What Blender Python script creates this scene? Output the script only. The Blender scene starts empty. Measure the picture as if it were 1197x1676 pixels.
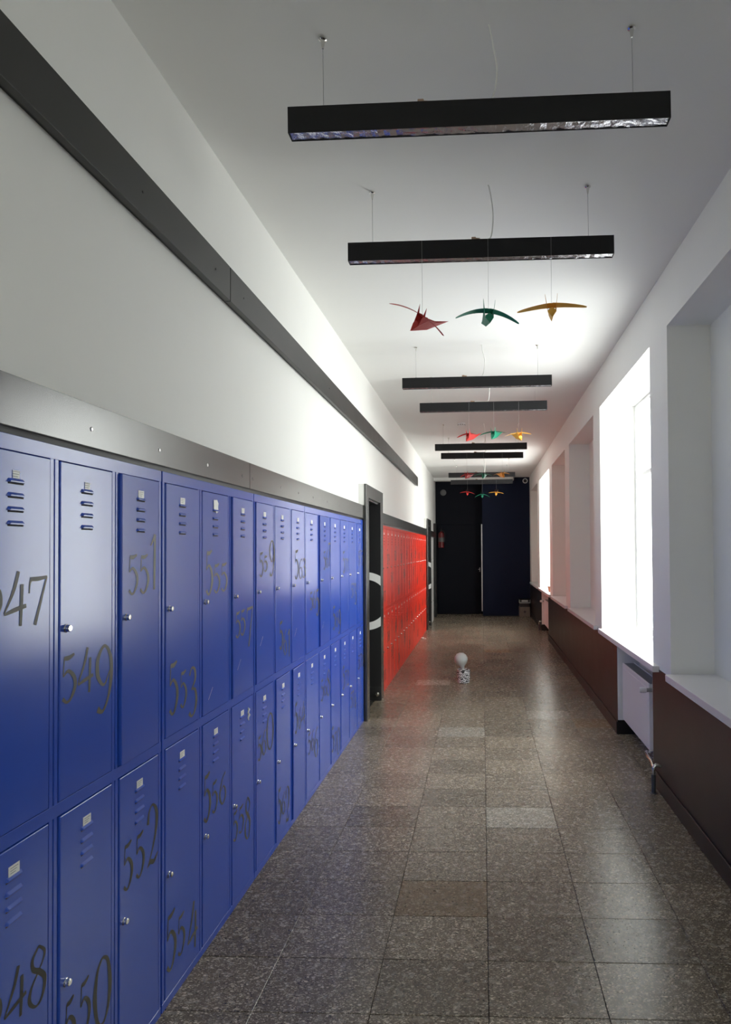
import bpy, bmesh, math, random
from mathutils import Vector, Matrix
random.seed(7)
S = bpy.context.scene
COL = S.collection

# ------------------------------------------------------------------ camera, world, exposure
YAW = math.atan(40 / 1055); PIT = math.atan(18 / 1055); ROLL = math.radians(0.4)
fw = Vector((-math.sin(YAW) * math.cos(PIT), math.cos(YAW) * math.cos(PIT), math.sin(PIT)))
rt = Vector((math.cos(YAW), math.sin(YAW), 0)); up = rt.cross(fw)
r2 = rt * math.cos(ROLL) - up * math.sin(ROLL); u2 = up * math.cos(ROLL) + rt * math.sin(ROLL)
cam = bpy.data.cameras.new('camera'); co = bpy.data.objects.new('camera', cam); COL.objects.link(co)
co.matrix_world = Matrix(((r2.x, u2.x, -fw.x, 0), (r2.y, u2.y, -fw.y, 0), (r2.z, u2.z, -fw.z, 1.5), (0, 0, 0, 1)))
cam.sensor_fit = 'AUTO'; cam.sensor_width = 36; cam.lens = 1055 / 1676 * 36
cam.shift_x = (598.5 - 749.5) / 1676; cam.shift_y = (881.6 - 838) / 1676
cam.clip_start = 0.05; cam.clip_end = 200
S.camera = co

w = bpy.data.worlds.new('overcast_sky'); S.world = w; w.use_nodes = True
nt = w.node_tree; bg = nt.nodes['Background']
SKY = (1.0, 0.995, 0.965, 1); SKY_STRENGTH = 11.2
bg.inputs[0].default_value = SKY; bg.inputs[1].default_value = SKY_STRENGTH
S.view_settings.view_transform = 'Standard'; S.view_settings.look = 'None'
S.view_settings.gamma = 1; S.view_settings.use_curve_mapping = False
S.view_settings.exposure = 0.0
S.cycles.use_denoising = True
S.cycles.max_bounces = 14; S.cycles.diffuse_bounces = 8; S.cycles.glossy_bounces = 6
S.cycles.transparent_max_bounces = 12; S.cycles.caustics_reflective = True
S.cycles.sample_clamp_indirect = 30.0; S.cycles.blur_glossy = 0.5

# geometry of the corridor: x to the right, y down the corridor, z up
WL, WR, ZC = -1.09, 1.085, 3.14          # left wall, right wall, ceiling
Y0, Y1 = -4.6, 15.1
HEAD, SILL = 2.795, 0.775
OPEN = {0: (-3.85, -2.10, True), 1: (0.0, 1.62, False), 2: (2.02, 3.78, False), 3: (4.17, 5.93, True), 4: (6.28, 8.03, False),
        5: (8.43, 10.0, False), 6: (10.40, 12.22, True), 7: (12.64, 14.35, False)}
NICHE = [(4.19, 5.28), (10.72, 11.92)]
# light portals in the real window openings guide the sky's light indoors
for k, (a, b, lit) in OPEN.items():
    if lit:
        L = bpy.data.lights.new('window_portal', 'AREA'); L.shape = 'RECTANGLE'
        L.size = HEAD - SILL - 0.08; L.size_y = b - a - 0.08; L.cycles.is_portal = True
        o = bpy.data.objects.new('window_portal', L); COL.objects.link(o)
        o.location = (1.47, (a + b) / 2, (HEAD + SILL) / 2); o.rotation_euler = (0, math.pi / 2, 0)

# ------------------------------------------------------------------ materials
def mat(name, col, rough=0.5, metal=0.0, coat=0.0, noise=0.0, nscale=8.0, bump=0.0, bscale=200.0, spec=0.5, coat_rough=0.1):
    m = bpy.data.materials.new(name); m.use_nodes = True
    n = m.node_tree.nodes; l = m.node_tree.links; b = n['Principled BSDF']
    b.inputs['Base Color'].default_value = (*col, 1); b.inputs['Roughness'].default_value = rough
    b.inputs['Metallic'].default_value = metal; b.inputs['Coat Weight'].default_value = coat
    b.inputs['Coat Roughness'].default_value = coat_rough; b.inputs['Specular IOR Level'].default_value = spec
    if noise or bump:
        g = n.new('ShaderNodeNewGeometry')
    if noise:
        t = n.new('ShaderNodeTexNoise'); t.inputs['Scale'].default_value = nscale; t.inputs['Detail'].default_value = 4
        l.new(g.outputs['Position'], t.inputs['Vector'])
        mx = n.new('ShaderNodeMix'); mx.data_type = 'RGBA'
        mx.inputs['A'].default_value = (*[c * (1 - noise) for c in col], 1)
        mx.inputs['B'].default_value = (*[min(1, c * (1 + noise)) for c in col], 1)
        l.new(t.outputs['Fac'], mx.inputs['Factor']); l.new(mx.outputs['Result'], b.inputs['Base Color'])
        r = n.new('ShaderNodeMapRange'); r.inputs['To Min'].default_value = max(0.02, rough * (1 - noise)); r.inputs['To Max'].default_value = rough * (1 + noise)
        l.new(t.outputs['Fac'], r.inputs['Value']); l.new(r.outputs['Result'], b.inputs['Roughness'])
    if bump:
        t = n.new('ShaderNodeTexNoise'); t.inputs['Scale'].default_value = bscale; t.inputs['Detail'].default_value = 3
        l.new(g.outputs['Position'], t.inputs['Vector'])
        bp = n.new('ShaderNodeBump'); bp.inputs['Strength'].default_value = bump; bp.inputs['Distance'].default_value = 0.002
        l.new(t.outputs['Fac'], bp.inputs['Height']); l.new(bp.outputs['Normal'], b.inputs['Normal'])
    return m

def terrazzo(name, dark, mid, light, amount=0.5):
    m = bpy.data.materials.new(name); m.use_nodes = True
    n = m.node_tree.nodes; l = m.node_tree.links; b = n['Principled BSDF']
    g = n.new('ShaderNodeNewGeometry'); oi = n.new('ShaderNodeObjectInfo')
    wv = n.new('ShaderNodeTexNoise'); wv.inputs['Scale'].default_value = 45; wv.inputs['Detail'].default_value = 2
    l.new(g.outputs['Position'], wv.inputs['Vector'])
    off = n.new('ShaderNodeVectorMath'); off.operation = 'MULTIPLY_ADD'
    l.new(wv.outputs['Color'], off.inputs[0]); off.inputs[1].default_value = (0.010, 0.010, 0); l.new(g.outputs['Position'], off.inputs[2])
    rp = n.new('ShaderNodeVectorMath'); rp.operation = 'MULTIPLY_ADD'
    l.new(oi.outputs['Random'], rp.inputs[0]); rp.inputs[1].default_value = (9, 5, 0); l.new(off.outputs[0], rp.inputs[2])
    def chips(scale, sx, lo, hi, angle):
        mp = n.new('ShaderNodeMapping'); mp.inputs['Scale'].default_value = (sx, 1, 1); mp.inputs['Rotation'].default_value = (0, 0, angle)
        l.new(rp.outputs[0], mp.inputs['Vector'])
        v = n.new('ShaderNodeTexVoronoi'); v.inputs['Scale'].default_value = scale; l.new(mp.outputs[0], v.inputs['Vector'])
        s = n.new('ShaderNodeSeparateColor'); l.new(v.outputs['Color'], s.inputs[0])
        t = n.new('ShaderNodeMath'); t.operation = 'GREATER_THAN'; t.inputs[1].default_value = lo; l.new(s.outputs[0], t.inputs[0])
        d = n.new('ShaderNodeMath'); d.operation = 'LESS_THAN'; d.inputs[1].default_value = hi; l.new(v.outputs['Distance'], d.inputs[0])
        p = n.new('ShaderNodeMath'); p.operation = 'MULTIPLY'; l.new(t.outputs[0], p.inputs[0]); l.new(d.outputs[0], p.inputs[1])
        return p.outputs[0], s.outputs[1]
    c1, k1 = chips(150, 0.55, 1 - amount, 0.40, 0.5)
    c2, k2 = chips(270, 0.6, 1 - amount, 0.42, -0.7)
    c4, k4 = chips(200, 0.6, 0.62, 0.42, 1.2)
    c3, k3 = chips(90, 0.5, 1 - amount * 0.16, 0.32, 2.0)
    cur = None
    big = n.new('ShaderNodeTexNoise'); big.inputs['Scale'].default_value = 30; l.new(rp.outputs[0], big.inputs['Vector'])
    base = n.new('ShaderNodeMix'); base.data_type = 'RGBA'
    base.inputs['A'].default_value = (*dark, 1); base.inputs['B'].default_value = (*mid, 1); l.new(big.outputs['Fac'], base.inputs['Factor'])
    cur = base.outputs['Result']
    DK = tuple(x * 0.25 for x in dark)
    for fac, key, A, B in ((c4, k4, DK, dark), (c2, k2, dark, light), (c1, k1, mid, light), (c3, k3, light, light)):
        cc = n.new('ShaderNodeMix'); cc.data_type = 'RGBA'; cc.inputs['A'].default_value = (*[x * 0.8 for x in A], 1); cc.inputs['B'].default_value = (*B, 1)
        l.new(key, cc.inputs['Factor'])
        mx = n.new('ShaderNodeMix'); mx.data_type = 'RGBA'; l.new(fac, mx.inputs['Factor']); l.new(cur, mx.inputs['A']); l.new(cc.outputs['Result'], mx.inputs['B'])
        cur = mx.outputs['Result']
    hv = n.new('ShaderNodeHueSaturation'); mr = n.new('ShaderNodeMapRange'); mr.inputs['To Min'].default_value = 0.80; mr.inputs['To Max'].default_value = 1.22
    l.new(oi.outputs['Random'], mr.inputs['Value']); l.new(mr.outputs['Result'], hv.inputs['Value']); l.new(cur, hv.inputs['Color'])
    l.new(hv.outputs['Color'], b.inputs['Base Color'])
    rr = n.new('ShaderNodeMapRange'); rr.inputs['To Min'].default_value = 0.22; rr.inputs['To Max'].default_value = 0.31
    l.new(big.outputs['Fac'], rr.inputs['Value']); l.new(rr.outputs['Result'], b.inputs['Roughness'])
    bp = n.new('ShaderNodeBump'); bp.inputs['Strength'].default_value = 0.25; bp.inputs['Distance'].default_value = 0.0006
    l.new(c1, bp.inputs['Height']); l.new(bp.outputs['Normal'], b.inputs['Normal'])
    return m

M = {}
M['wall'] = mat('white_wall_paint', (0.80, 0.80, 0.77), 0.62, noise=0.02, nscale=3, bump=0.06, bscale=60, spec=0.3)
M['ceiling'] = mat('white_ceiling_paint', (0.78, 0.78, 0.76), 0.7, noise=0.02, nscale=2, bump=0.05, bscale=12, spec=0.2)
M['reveal'] = mat('white_plaster', (0.78, 0.78, 0.77), 0.6, noise=0.02, nscale=3, bump=0.05, bscale=50, spec=0.3)
M['dado'] = mat('dark_dado_paint', (0.0115, 0.0095, 0.0095), 0.36, noise=0.1, nscale=4, bump=0.08, bscale=90)
M['band'] = mat('satin_black_panel', (0.038, 0.037, 0.034), 0.26, noise=0.08, nscale=5, bump=0.02, bscale=150, spec=0.65, coat=0.45, coat_rough=0.20)
M['rail'] = mat('dull_black_board', (0.030, 0.030, 0.028), 0.45, noise=0.08, nscale=5, bump=0.03, bscale=150, spec=0.4, coat=0.12, coat_rough=0.35)
M['black'] = mat('matt_black_paint', (0.010, 0.010, 0.011), 0.5, noise=0.1, nscale=6)
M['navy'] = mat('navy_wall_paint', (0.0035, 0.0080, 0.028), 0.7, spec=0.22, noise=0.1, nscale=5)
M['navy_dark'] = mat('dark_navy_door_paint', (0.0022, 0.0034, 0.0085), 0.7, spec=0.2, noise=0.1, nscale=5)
M['blue'] = mat('blue_powder_coated_steel', (0.026, 0.086, 0.49), 0.26, noise=0.025, nscale=2.5, bump=0.02, bscale=220, spec=0.35, coat=0.40, coat_rough=0.15)
M['red'] = mat('red_powder_coated_steel', (0.80, 0.040, 0.020), 0.30, noise=0.025, nscale=2.5, bump=0.03, bscale=220, spec=0.28, coat=0.22, coat_rough=0.12)
M['white_steel'] = mat('white_powder_coated_steel', (0.62, 0.62, 0.60), 0.35, noise=0.05, nscale=3)
M['slot'] = mat('dark_slot_shade', (0.004, 0.006, 0.02), 0.7, noise=0.1)  # shade inside the louvre slots, put into the colour
M['digit'] = mat('dark_grey_vinyl', (0.062, 0.060, 0.046), 0.45, noise=0.15, nscale=30)
M['label'] = mat('white_label_card', (0.84, 0.84, 0.82), 0.4, noise=0.05, nscale=40)
M['ink'] = mat('grey_label_print', (0.25, 0.26, 0.28), 0.5, noise=0.1)
M['chrome'] = mat('chrome', (0.75, 0.74, 0.70), 0.16, metal=1.0, noise=0.1, nscale=30)
M['steel'] = mat('brushed_steel', (0.50, 0.50, 0.49), 0.30, metal=1.0, noise=0.1, nscale=30)
M['lamp'] = mat('black_lamp_housing', (0.009, 0.009, 0.010), 0.45, noise=0.05, nscale=10, spec=0.3)
M['louvre'] = mat('mirror_louvre', (0.50, 0.50, 0.54), 0.20, metal=0.85, noise=0.25, nscale=40, bump=0.8, bscale=90)
M['cord'] = mat('white_plastic_cord', (0.80, 0.80, 0.76), 0.45, noise=0.05)
M['beige'] = mat('beige_connector_plastic', (0.42, 0.28, 0.20), 0.5, noise=0.1)
M['sill'] = mat('white_sill_board', (0.72, 0.71, 0.72), 0.30, noise=0.03, nscale=5)
M['radiator'] = mat('white_radiator_enamel', (0.74, 0.74, 0.75), 0.35, noise=0.02, nscale=6)
M['grille'] = mat('grey_radiator_grille', (0.30, 0.31, 0.31), 0.5, noise=0.05, nscale=6)
M['pipe'] = mat('dark_grey_pipe', (0.05, 0.055, 0.07), 0.35, noise=0.1)
M['frame'] = mat('white_window_frame', (0.8, 0.8, 0.8), 0.35, noise=0.02)
M['c_red'] = mat('red_card', (0.50, 0.025, 0.020), 0.6, noise=0.08, nscale=30)
M['c_green'] = mat('green_card', (0.014, 0.24, 0.14), 0.6, noise=0.08, nscale=30)
M['c_yellow'] = mat('yellow_card', (0.85, 0.46, 0.07), 0.6, noise=0.08, nscale=30)
M['thread'] = mat('grey_thread', (0.35, 0.35, 0.35), 0.6, noise=0.05)
M['leaf'] = mat('plant_leaf', (0.03, 0.07, 0.025), 0.5, noise=0.2, nscale=30)
M['clay'] = mat('terracotta_pot', (0.35, 0.13, 0.07), 0.7, noise=0.1)
M['soil'] = mat('potting_soil', (0.03, 0.02, 0.015), 0.9, noise=0.2)
M['card'] = mat('grey_brown_cardboard', (0.20, 0.17, 0.14), 0.75, noise=0.1, nscale=20)
M['fire'] = mat('red_extinguisher_enamel', (0.14, 0.008, 0.010), 0.4, noise=0.05)
M['ball'] = mat('pale_grey_rubber', (0.50, 0.53, 0.52), 0.7, noise=0.05, nscale=15)
M['paper'] = mat('crumpled_white_paper', (0.8, 0.78, 0.72), 0.8, noise=0.05)
M['grout'] = mat('dark_grout', (0.018, 0.016, 0.013), 0.8, noise=0.1)
M['vent_grey'] = mat('grey_vent_cover', (0.12, 0.12, 0.12), 0.6, noise=0.1)
M['tile'] = terrazzo('grey_terrazzo', (0.092, 0.073, 0.052), (0.205, 0.165, 0.118), (0.58, 0.49, 0.37), 0.58)
M['tile_tan'] = terrazzo('tan_terrazzo', (0.14, 0.095, 0.055), (0.22, 0.155, 0.092), (0.46, 0.36, 0.24), 0.5)
M['tile_pale'] = terrazzo('pale_terrazzo', (0.15, 0.132, 0.105), (0.30, 0.265, 0.21), (0.72, 0.65, 0.53), 0.66)
# zebra stripes
m = bpy.data.materials.new('zebra_pattern'); m.use_nodes = True; n = m.node_tree.nodes; l = m.node_tree.links
wv = n.new('ShaderNodeTexWave'); wv.inputs['Scale'].default_value = 14; wv.inputs['Distortion'].default_value = 9; wv.inputs['Detail Scale'].default_value = 2.5
wv.bands_direction = 'Z'; tc = n.new('ShaderNodeTexCoord'); l.new(tc.outputs['Object'], wv.inputs['Vector'])
cr = n.new('ShaderNodeValToRGB'); cr.color_ramp.interpolation = 'CONSTANT'; cr.color_ramp.elements[0].color = (0.012, 0.012, 0.014, 1)
cr.color_ramp.elements[1].position = 0.42; cr.color_ramp.elements[1].color = (0.8, 0.8, 0.82, 1)
l.new(wv.outputs['Fac'], cr.inputs[0]); l.new(cr.outputs[0], n['Principled BSDF'].inputs['Base Color']); M['zebra'] = m
# window glass: clear, with a sheen at grazing angles
m = bpy.data.materials.new('window_glass'); m.use_nodes = True; n = m.node_tree.nodes; l = m.node_tree.links
tr = n.new('ShaderNodeBsdfTransparent'); tr.inputs[0].default_value = (0.95, 0.97, 0.97, 1); gl = n.new('ShaderNodeBsdfGlossy'); gl.inputs['Roughness'].default_value = 0.02
lwt = n.new('ShaderNodeLayerWeight'); fr = n.new('ShaderNodeMath'); fr.operation = 'POWER'; fr.inputs[1].default_value = 5.0; l.new(lwt.outputs['Facing'], fr.inputs[0])
fs = n.new('ShaderNodeMath'); fs.operation = 'MULTIPLY_ADD'; fs.inputs[1].default_value = 0.7; fs.inputs[2].default_value = 0.03; l.new(fr.outputs[0], fs.inputs[0]); mx = n.new('ShaderNodeMixShader')
l.new(fs.outputs[0], mx.inputs[0]); l.new(tr.outputs[0], mx.inputs[1]); l.new(gl.outputs[0], mx.inputs[2]); l.new(mx.outputs[0], n['Material Output'].inputs[0]); M['glass'] = m

# ------------------------------------------------------------------ helpers
def link(name, me, mt=None, parent=None, loc=None):
    o = bpy.data.objects.new(name, me); COL.objects.link(o)
    if mt is not None and not me.materials: me.materials.append(M[mt])
    if parent is not None: o.parent = parent
    if loc is not None: o.location = loc
    return o
class B:
    """collects boxes, tubes, lathes and faces into one mesh"""
    def __init__(s): s.bm = bmesh.new()
    def box(s, x0, x1, y0, y1, z0, z1, bevel=0.0, seg=1):
        r = bmesh.ops.create_cube(s.bm, size=1); vs = r['verts']
        for v in vs: v.co = Vector(((x0 + x1) / 2 + v.co.x * abs(x1 - x0), (y0 + y1) / 2 + v.co.y * abs(y1 - y0), (z0 + z1) / 2 + v.co.z * abs(z1 - z0)))
        if bevel:
            es = list({e for v in vs for e in v.link_edges})
            bmesh.ops.bevel(s.bm, geom=es, offset=bevel, segments=seg, affect='EDGES', profile=0.5)
        return s
    def tube(s, pts, r, n=8, caps=True):
        pts = [Vector(p) for p in pts]; rs = r if isinstance(r, (list, tuple)) else [r] * len(pts)
        rings = []; prev = None
        for i, p in enumerate(pts):
            t = (pts[min(i + 1, len(pts) - 1)] - pts[max(i - 1, 0)]).normalized()
            if prev is None:
                a = Vector((0, 0, 1)) if abs(t.z) < 0.9 else Vector((1, 0, 0)); nrm = t.cross(a).normalized()
            else:
                nrm = (prev - t * prev.dot(t)).normalized()
            prev = nrm; bn = t.cross(nrm)
            rings.append([s.bm.verts.new(p + (nrm * math.cos(2 * math.pi * k / n) + bn * math.sin(2 * math.pi * k / n)) * rs[i]) for k in range(n)])
        for a, b in zip(rings, rings[1:]):
            for k in range(n): s.bm.faces.new((a[k], a[(k + 1) % n], b[(k + 1) % n], b[k]))
        if caps: s.bm.faces.new(rings[0][::-1]); s.bm.faces.new(rings[-1])
        return s
    def lathe(s, prof, c=(0, 0, 0), axis='Z', n=16):
        c = Vector(c); rings = []
        for r, h in prof:
            ring = []
            for k in range(n):
                a = 2 * math.pi * k / n; u, v = r * math.cos(a), r * math.sin(a)
                ring.append(s.bm.verts.new(c + Vector({'Z': (u, v, h), 'X': (h, u, v), 'Y': (v, h, u)}[axis])))
            rings.append(ring)
        for a, b in zip(rings, rings[1:]):
            for k in range(n): s.bm.faces.new((a[k], a[(k + 1) % n], b[(k + 1) % n], b[k]))
        s.bm.faces.new(rings[0][::-1]); s.bm.faces.new(rings[-1])
        return s
    def face(s, pts): s.bm.faces.new([s.bm.verts.new(Vector(p)) for p in pts]); return s
    def mesh(s, name, mt=None, smooth=False, fix=True):
        if fix: bmesh.ops.recalc_face_normals(s.bm, faces=s.bm.faces[:])
        me = bpy.data.meshes.new(name); s.bm.to_mesh(me); s.bm.free()
        if mt: me.materials.append(M[mt])
        if smooth:
            me.shade_smooth() if hasattr(me, 'shade_smooth') else None
            me.set_sharp_from_angle(angle=math.radians(35))
        return me
    def obj(s, name, mt, parent=None, loc=None, smooth=False): return link(name, s.mesh(name, mt, smooth), None, parent, loc)
def thing(name, label, cat, loc=(0, 0, 0), group=None, rot=None):
    o = bpy.data.objects.new(name, None); COL.objects.link(o); o.location = loc; o.empty_display_size = 0.1
    if rot: o.rotation_euler = rot
    return tag(o, label, cat, group)
def tag(o, label, cat, group=None):
    o['label'] = label; o['category'] = cat
    if group: o['group'] = group
    return o
def struct(o, label=None):
    o['kind'] = 'structure'
    if label: o['label'] = label
    return o
# ------------------------------------------------------------------ room shell
struct(B().box(WL - 0.6, WR + 0.45, Y0 - 0.2, Y1 + 0.3, ZC, ZC + 0.2).obj('ceiling', 'ceiling'), 'white plastered ceiling of the corridor')
fl = struct(B().box(WL - 0.6, WR + 0.2, Y0 - 0.2, Y1 + 0.3, -0.12, -0.006).obj('floor', 'grout'), 'grey terrazzo tile floor of the corridor')
cols = [WL + 0.003, -0.76, -0.375, 0.01, 0.395, 0.78, WR - 0.003]
TW = {}
def tile_mesh(wd, dp, mt):
    key = (round(wd, 3), mt)
    if key not in TW:
        TW[key] = B().box(-wd / 2 + 0.001, wd / 2 - 0.001, -dp / 2 + 0.001, dp / 2 - 0.001, -0.006, 0, bevel=0.0012).mesh('tile', mt)
    return TW[key]
PIT_Y = 0.281; nrow = 47
tan = {(2, 2), (5, 12), (3, 26)}; pale = {(3, 5), (2, 11), (4, 13), (1, 18)}
for r in range(nrow):
    ya = 2.098 - PIT_Y + r * PIT_Y
    for c in range(6):
        if ya + PIT_Y > 14.72 and c >= 3: continue
        wd = cols[c + 1] - cols[c]; mt = 'tile_tan' if (c, r - 1) in tan else 'tile_pale' if (c, r - 1) in pale else 'tile'
        o = link('tile', tile_mesh(wd, PIT_Y, mt), None, fl, ((cols[c] + cols[c + 1]) / 2, ya + PIT_Y / 2, random.uniform(-0.0004, 0.0004)))
        o.rotation_euler = (random.uniform(-0.0025, 0.0025), random.uniform(-0.0025, 0.0025), random.uniform(-0.0015, 0.0015))
b = B()
for r in range(-24, 0):
    ya = 2.098 - PIT_Y + r * PIT_Y
    for c in range(6): b.box(cols[c] + 0.001, cols[c + 1] - 0.001, ya + 0.001, ya + PIT_Y - 0.001, -0.006, 0, bevel=0.0012)
o = b.obj('tiles_behind_view', 'tile', fl); o['kind'] = 'stuff'
for a, c in NICHE: B().box(WR - 0.002, 1.262, a, c, -0.006, -0.0005).obj('niche_floor_slab', 'tile', fl)

# right wall with its deep openings
OUT = 1.50
b = B()
edges = [Y0] + [v for k in sorted(OPEN) for v in OPEN[k][:2]] + [Y1]
for i in range(0, len(edges), 2): b.box(WR, OUT, edges[i], edges[i + 1], 0.752, ZC)
for k, (a, c, lit) in OPEN.items():
    b.box(WR, OUT, a, c, HEAD, ZC)
    if not lit: b.box(1.335, OUT, a, c, SILL - 0.03, HEAD)
struct(b.obj('wall_right', 'wall'), 'white plastered window wall on the right with deep recesses')
b = B(); segs = [Y0] + [v for nn in NICHE for v in nn] + [Y1]
for i in range(0, len(segs), 2): b.box(WR, 1.27, segs[i], segs[i + 1], -0.05, 0.752)
struct(b.obj('trim_1', 'dado'), 'near-black painted dado below the window sills')
struct(B().box(1.27, OUT, Y0, Y1, -0.05, 0.752).obj('wall_right_core', 'reveal'))
for a, c in NICHE:
    b = B().box(1.262, 1.2695, a + 0.001, c - 0.001, 0.115, 0.738); b.box(WR + 0.001, 1.262, c - 0.007, c - 0.001, 0.115, 0.738); b.box(WR + 0.001, 1.262, a + 0.001, a + 0.007, 0.115, 0.738)
    struct(b.obj('trim_2', 'reveal'), 'white lining of a radiator recess under the sill')
b = B(); yy = Y0
for i in range(0, len(segs), 2):
    b.box(WR - 0.010, WR - 0.0002, segs[i], segs[i + 1] if segs[i + 1] < 14.7 else 14.695, 0.001, 0.10, bevel=0.002)
struct(b.obj('baseboard_right', 'dado'), 'black skirting board along the dado')
wn = 0
for k, (a, c, lit) in OPEN.items():
    # sill boards with a square nose
    if k < 2: near = a
    o = B().box(1.045, 1.334, a + 0.002, c - 0.02, SILL - 0.022, SILL, bevel=0.003, seg=2).box(1.0452, WR - 0.0004, a - 0.14, c - 0.0202, SILL - 0.040, SILL - 0.0004, bevel=0.003, seg=2).obj('sill_board', 'sill')
    word = {0: 'behind the camera', 1: 'beside the camera', 2: 'under the nearest grey recess, at the right edge', 3: 'under the nearest blazing white window, above the radiator',
            4: 'under the recess just beyond the bright near window', 5: 'under the pinkish recess in the middle', 6: 'under the far bright window, holding a plant', 7: 'under the last recess beside the navy end wall'}[k]
    tag(o, 'white window sill board ' + word, 'window sill', 'sill boards along the right wall')
    if lit:
        wn += 1
        f = B(); zs, zh = SILL, HEAD; x0, x1 = 1.40, 1.45
        for y0_, y1_ in ((a, a + 0.045), (c - 0.045, c), ((a + c) / 2 - 0.022, (a + c) / 2 + 0.022)): f.box(x0, x1, y0_, y1_, zs, zh, bevel=0.004)
        for z0_, z1_ in ((zs, zs + 0.045), (zh - 0.045, zh), (2.13, 2.17)): f.box(x0 + 0.002, x1 - 0.002, a + 0.04, c - 0.04, z0_, z1_, bevel=0.004)
        fo = struct(f.obj('window_%d' % wn, 'frame'), 'white framed window full of blown-out daylight')
        for (ya, yb) in ((a + 0.04, (a + c) / 2 - 0.018), ((a + c) / 2 + 0.018, c - 0.04)):
            for (za, zb) in ((zs + 0.04, 2.135), (2.165, zh - 0.04)): B().box(1.422, 1.428, ya, yb, za, zb).obj('pane', 'glass', fo)

# left wall, with door recesses
PORT = [(5.76, 6.44), (12.16, 12.78)]; PB = -1.34
b = B(); ys = [Y0, PORT[0][0], PORT[0][1], PORT[1][0], PORT[1][1], Y1]
for i in range(0, 6, 2): b.box(WL - 0.4, WL, ys[i], ys[i + 1], -0.05, ZC)
for a, c in PORT: b.box(WL - 0.4, WL, a, c, 1.97, ZC)
struct(b.obj('wall_left', 'wall'), 'white wall above the lockers')
struct(B().box(WL - 0.4, OUT, Y0 - 0.15, Y0, -0.05, ZC).obj('wall_back', 'wall'))
# end wall
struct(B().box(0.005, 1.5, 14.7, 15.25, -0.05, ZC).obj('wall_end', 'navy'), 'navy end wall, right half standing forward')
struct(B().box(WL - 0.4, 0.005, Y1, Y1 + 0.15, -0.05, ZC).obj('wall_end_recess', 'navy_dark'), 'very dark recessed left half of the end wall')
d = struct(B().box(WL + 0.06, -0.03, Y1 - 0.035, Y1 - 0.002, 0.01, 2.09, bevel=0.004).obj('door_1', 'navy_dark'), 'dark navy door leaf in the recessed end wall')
B().box(-0.068, -0.052, Y1 - 0.042, Y1 - 0.035, 0.98, 1.08, bevel=0.003).tube([(-0.062, Y1 - 0.045, 1.04), (-0.062, Y1 - 0.07, 1.04), (-0.095, Y1 - 0.07, 1.04)], 0.007).obj('door_handle', 'steel', d)
struct(B().box(-0.022, 0.004, 14.676, 14.6995, 0.10, 2.075, bevel=0.003).obj('trim_3', 'steel'), 'slim silver corner strip up the middle of the end wall')
struct(B().box(WL, 0.71, 14.60, 14.70, 3.065, ZC).obj('trim_4', 'ceiling'), 'shallow white lintel under the ceiling at the far end')
tag(B().tube([(WL + 0.001, 14.585, 3.055), (0.70, 14.585, 3.055), (0.716, 14.585, 3.062), (0.72, 14.585, 3.08), (0.72, 14.585, ZC)], 0.011).obj('conduit_pipe', 'steel', smooth=True), 'thin pale conduit pipe running across the top of the navy end wall', 'pipe')

# picture-rail band high on the left wall, in lengths
rail = struct(B().box(WL + 0.0003, -1.065, 1.0, 10.55, 2.56, 2.683).obj('trim_5', 'black'), 'long black board high on the left wall')
for a, c in ((-1.27, 2.648), (2.652, 6.558), (6.562, 10.56)):
    B().box(-1.072, -1.048, a, c, 2.549, 2.694, bevel=0.0015).obj('board_length', 'rail', rail)
for y in (0.35, 1.95, 2.5, 2.8, 6.4, 6.72, 4.4, 8.4): B().lathe([(0.004, -0.001), (0.004, 0.001)], (-1.0475, y, 2.62), 'X', 8).obj('screw_head', 'black', rail)
# band over the lockers
band = struct(B().box(WL + 0.0003, -1.056, 0.6, 5.63, 1.766, 1.885).obj('trim_6', 'black'), 'satin dark panel band above the blue lockers')
for a, c in ((0.6, 2.848), (2.851, 5.64)): B().box(-1.056, -1.040, a, c, 1.780, 1.896, bevel=0.001).obj('panel', 'band', band)
for i, y in enumerate((1.677, 2.039, 2.405, 2.761, 2.887, 3.3, 3.62, 3.937, 4.3, 4.66, 5.02, 5.38)): B().lathe([(0.0065, -0.001), (0.0065, 0.0008), (0.004, 0.0018)], (-1.040, y, 1.828), 'X', 10).obj('rivet', 'steel' if i < 3 else 'band', band)
band2 = struct(B().box(WL + 0.0003, -1.056, 6.62, 14.37, 1.766, 1.885).obj('trim_7', 'black'), 'satin dark panel band above the red and white lockers')
for a, c in ((6.62, 8.55), (8.553, 10.4), (10.403, 12.02), (12.86, 14.4)): B().box(-1.056, -1.040, a, c, 1.780, 1.892, bevel=0.001).obj('panel', 'band', band2)
struct(B().box(WL, -1.035, 14.38, 14.62, 0, 2.09).obj('trim_8', 'black'), 'black post in the left corner by the end wall')
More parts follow.
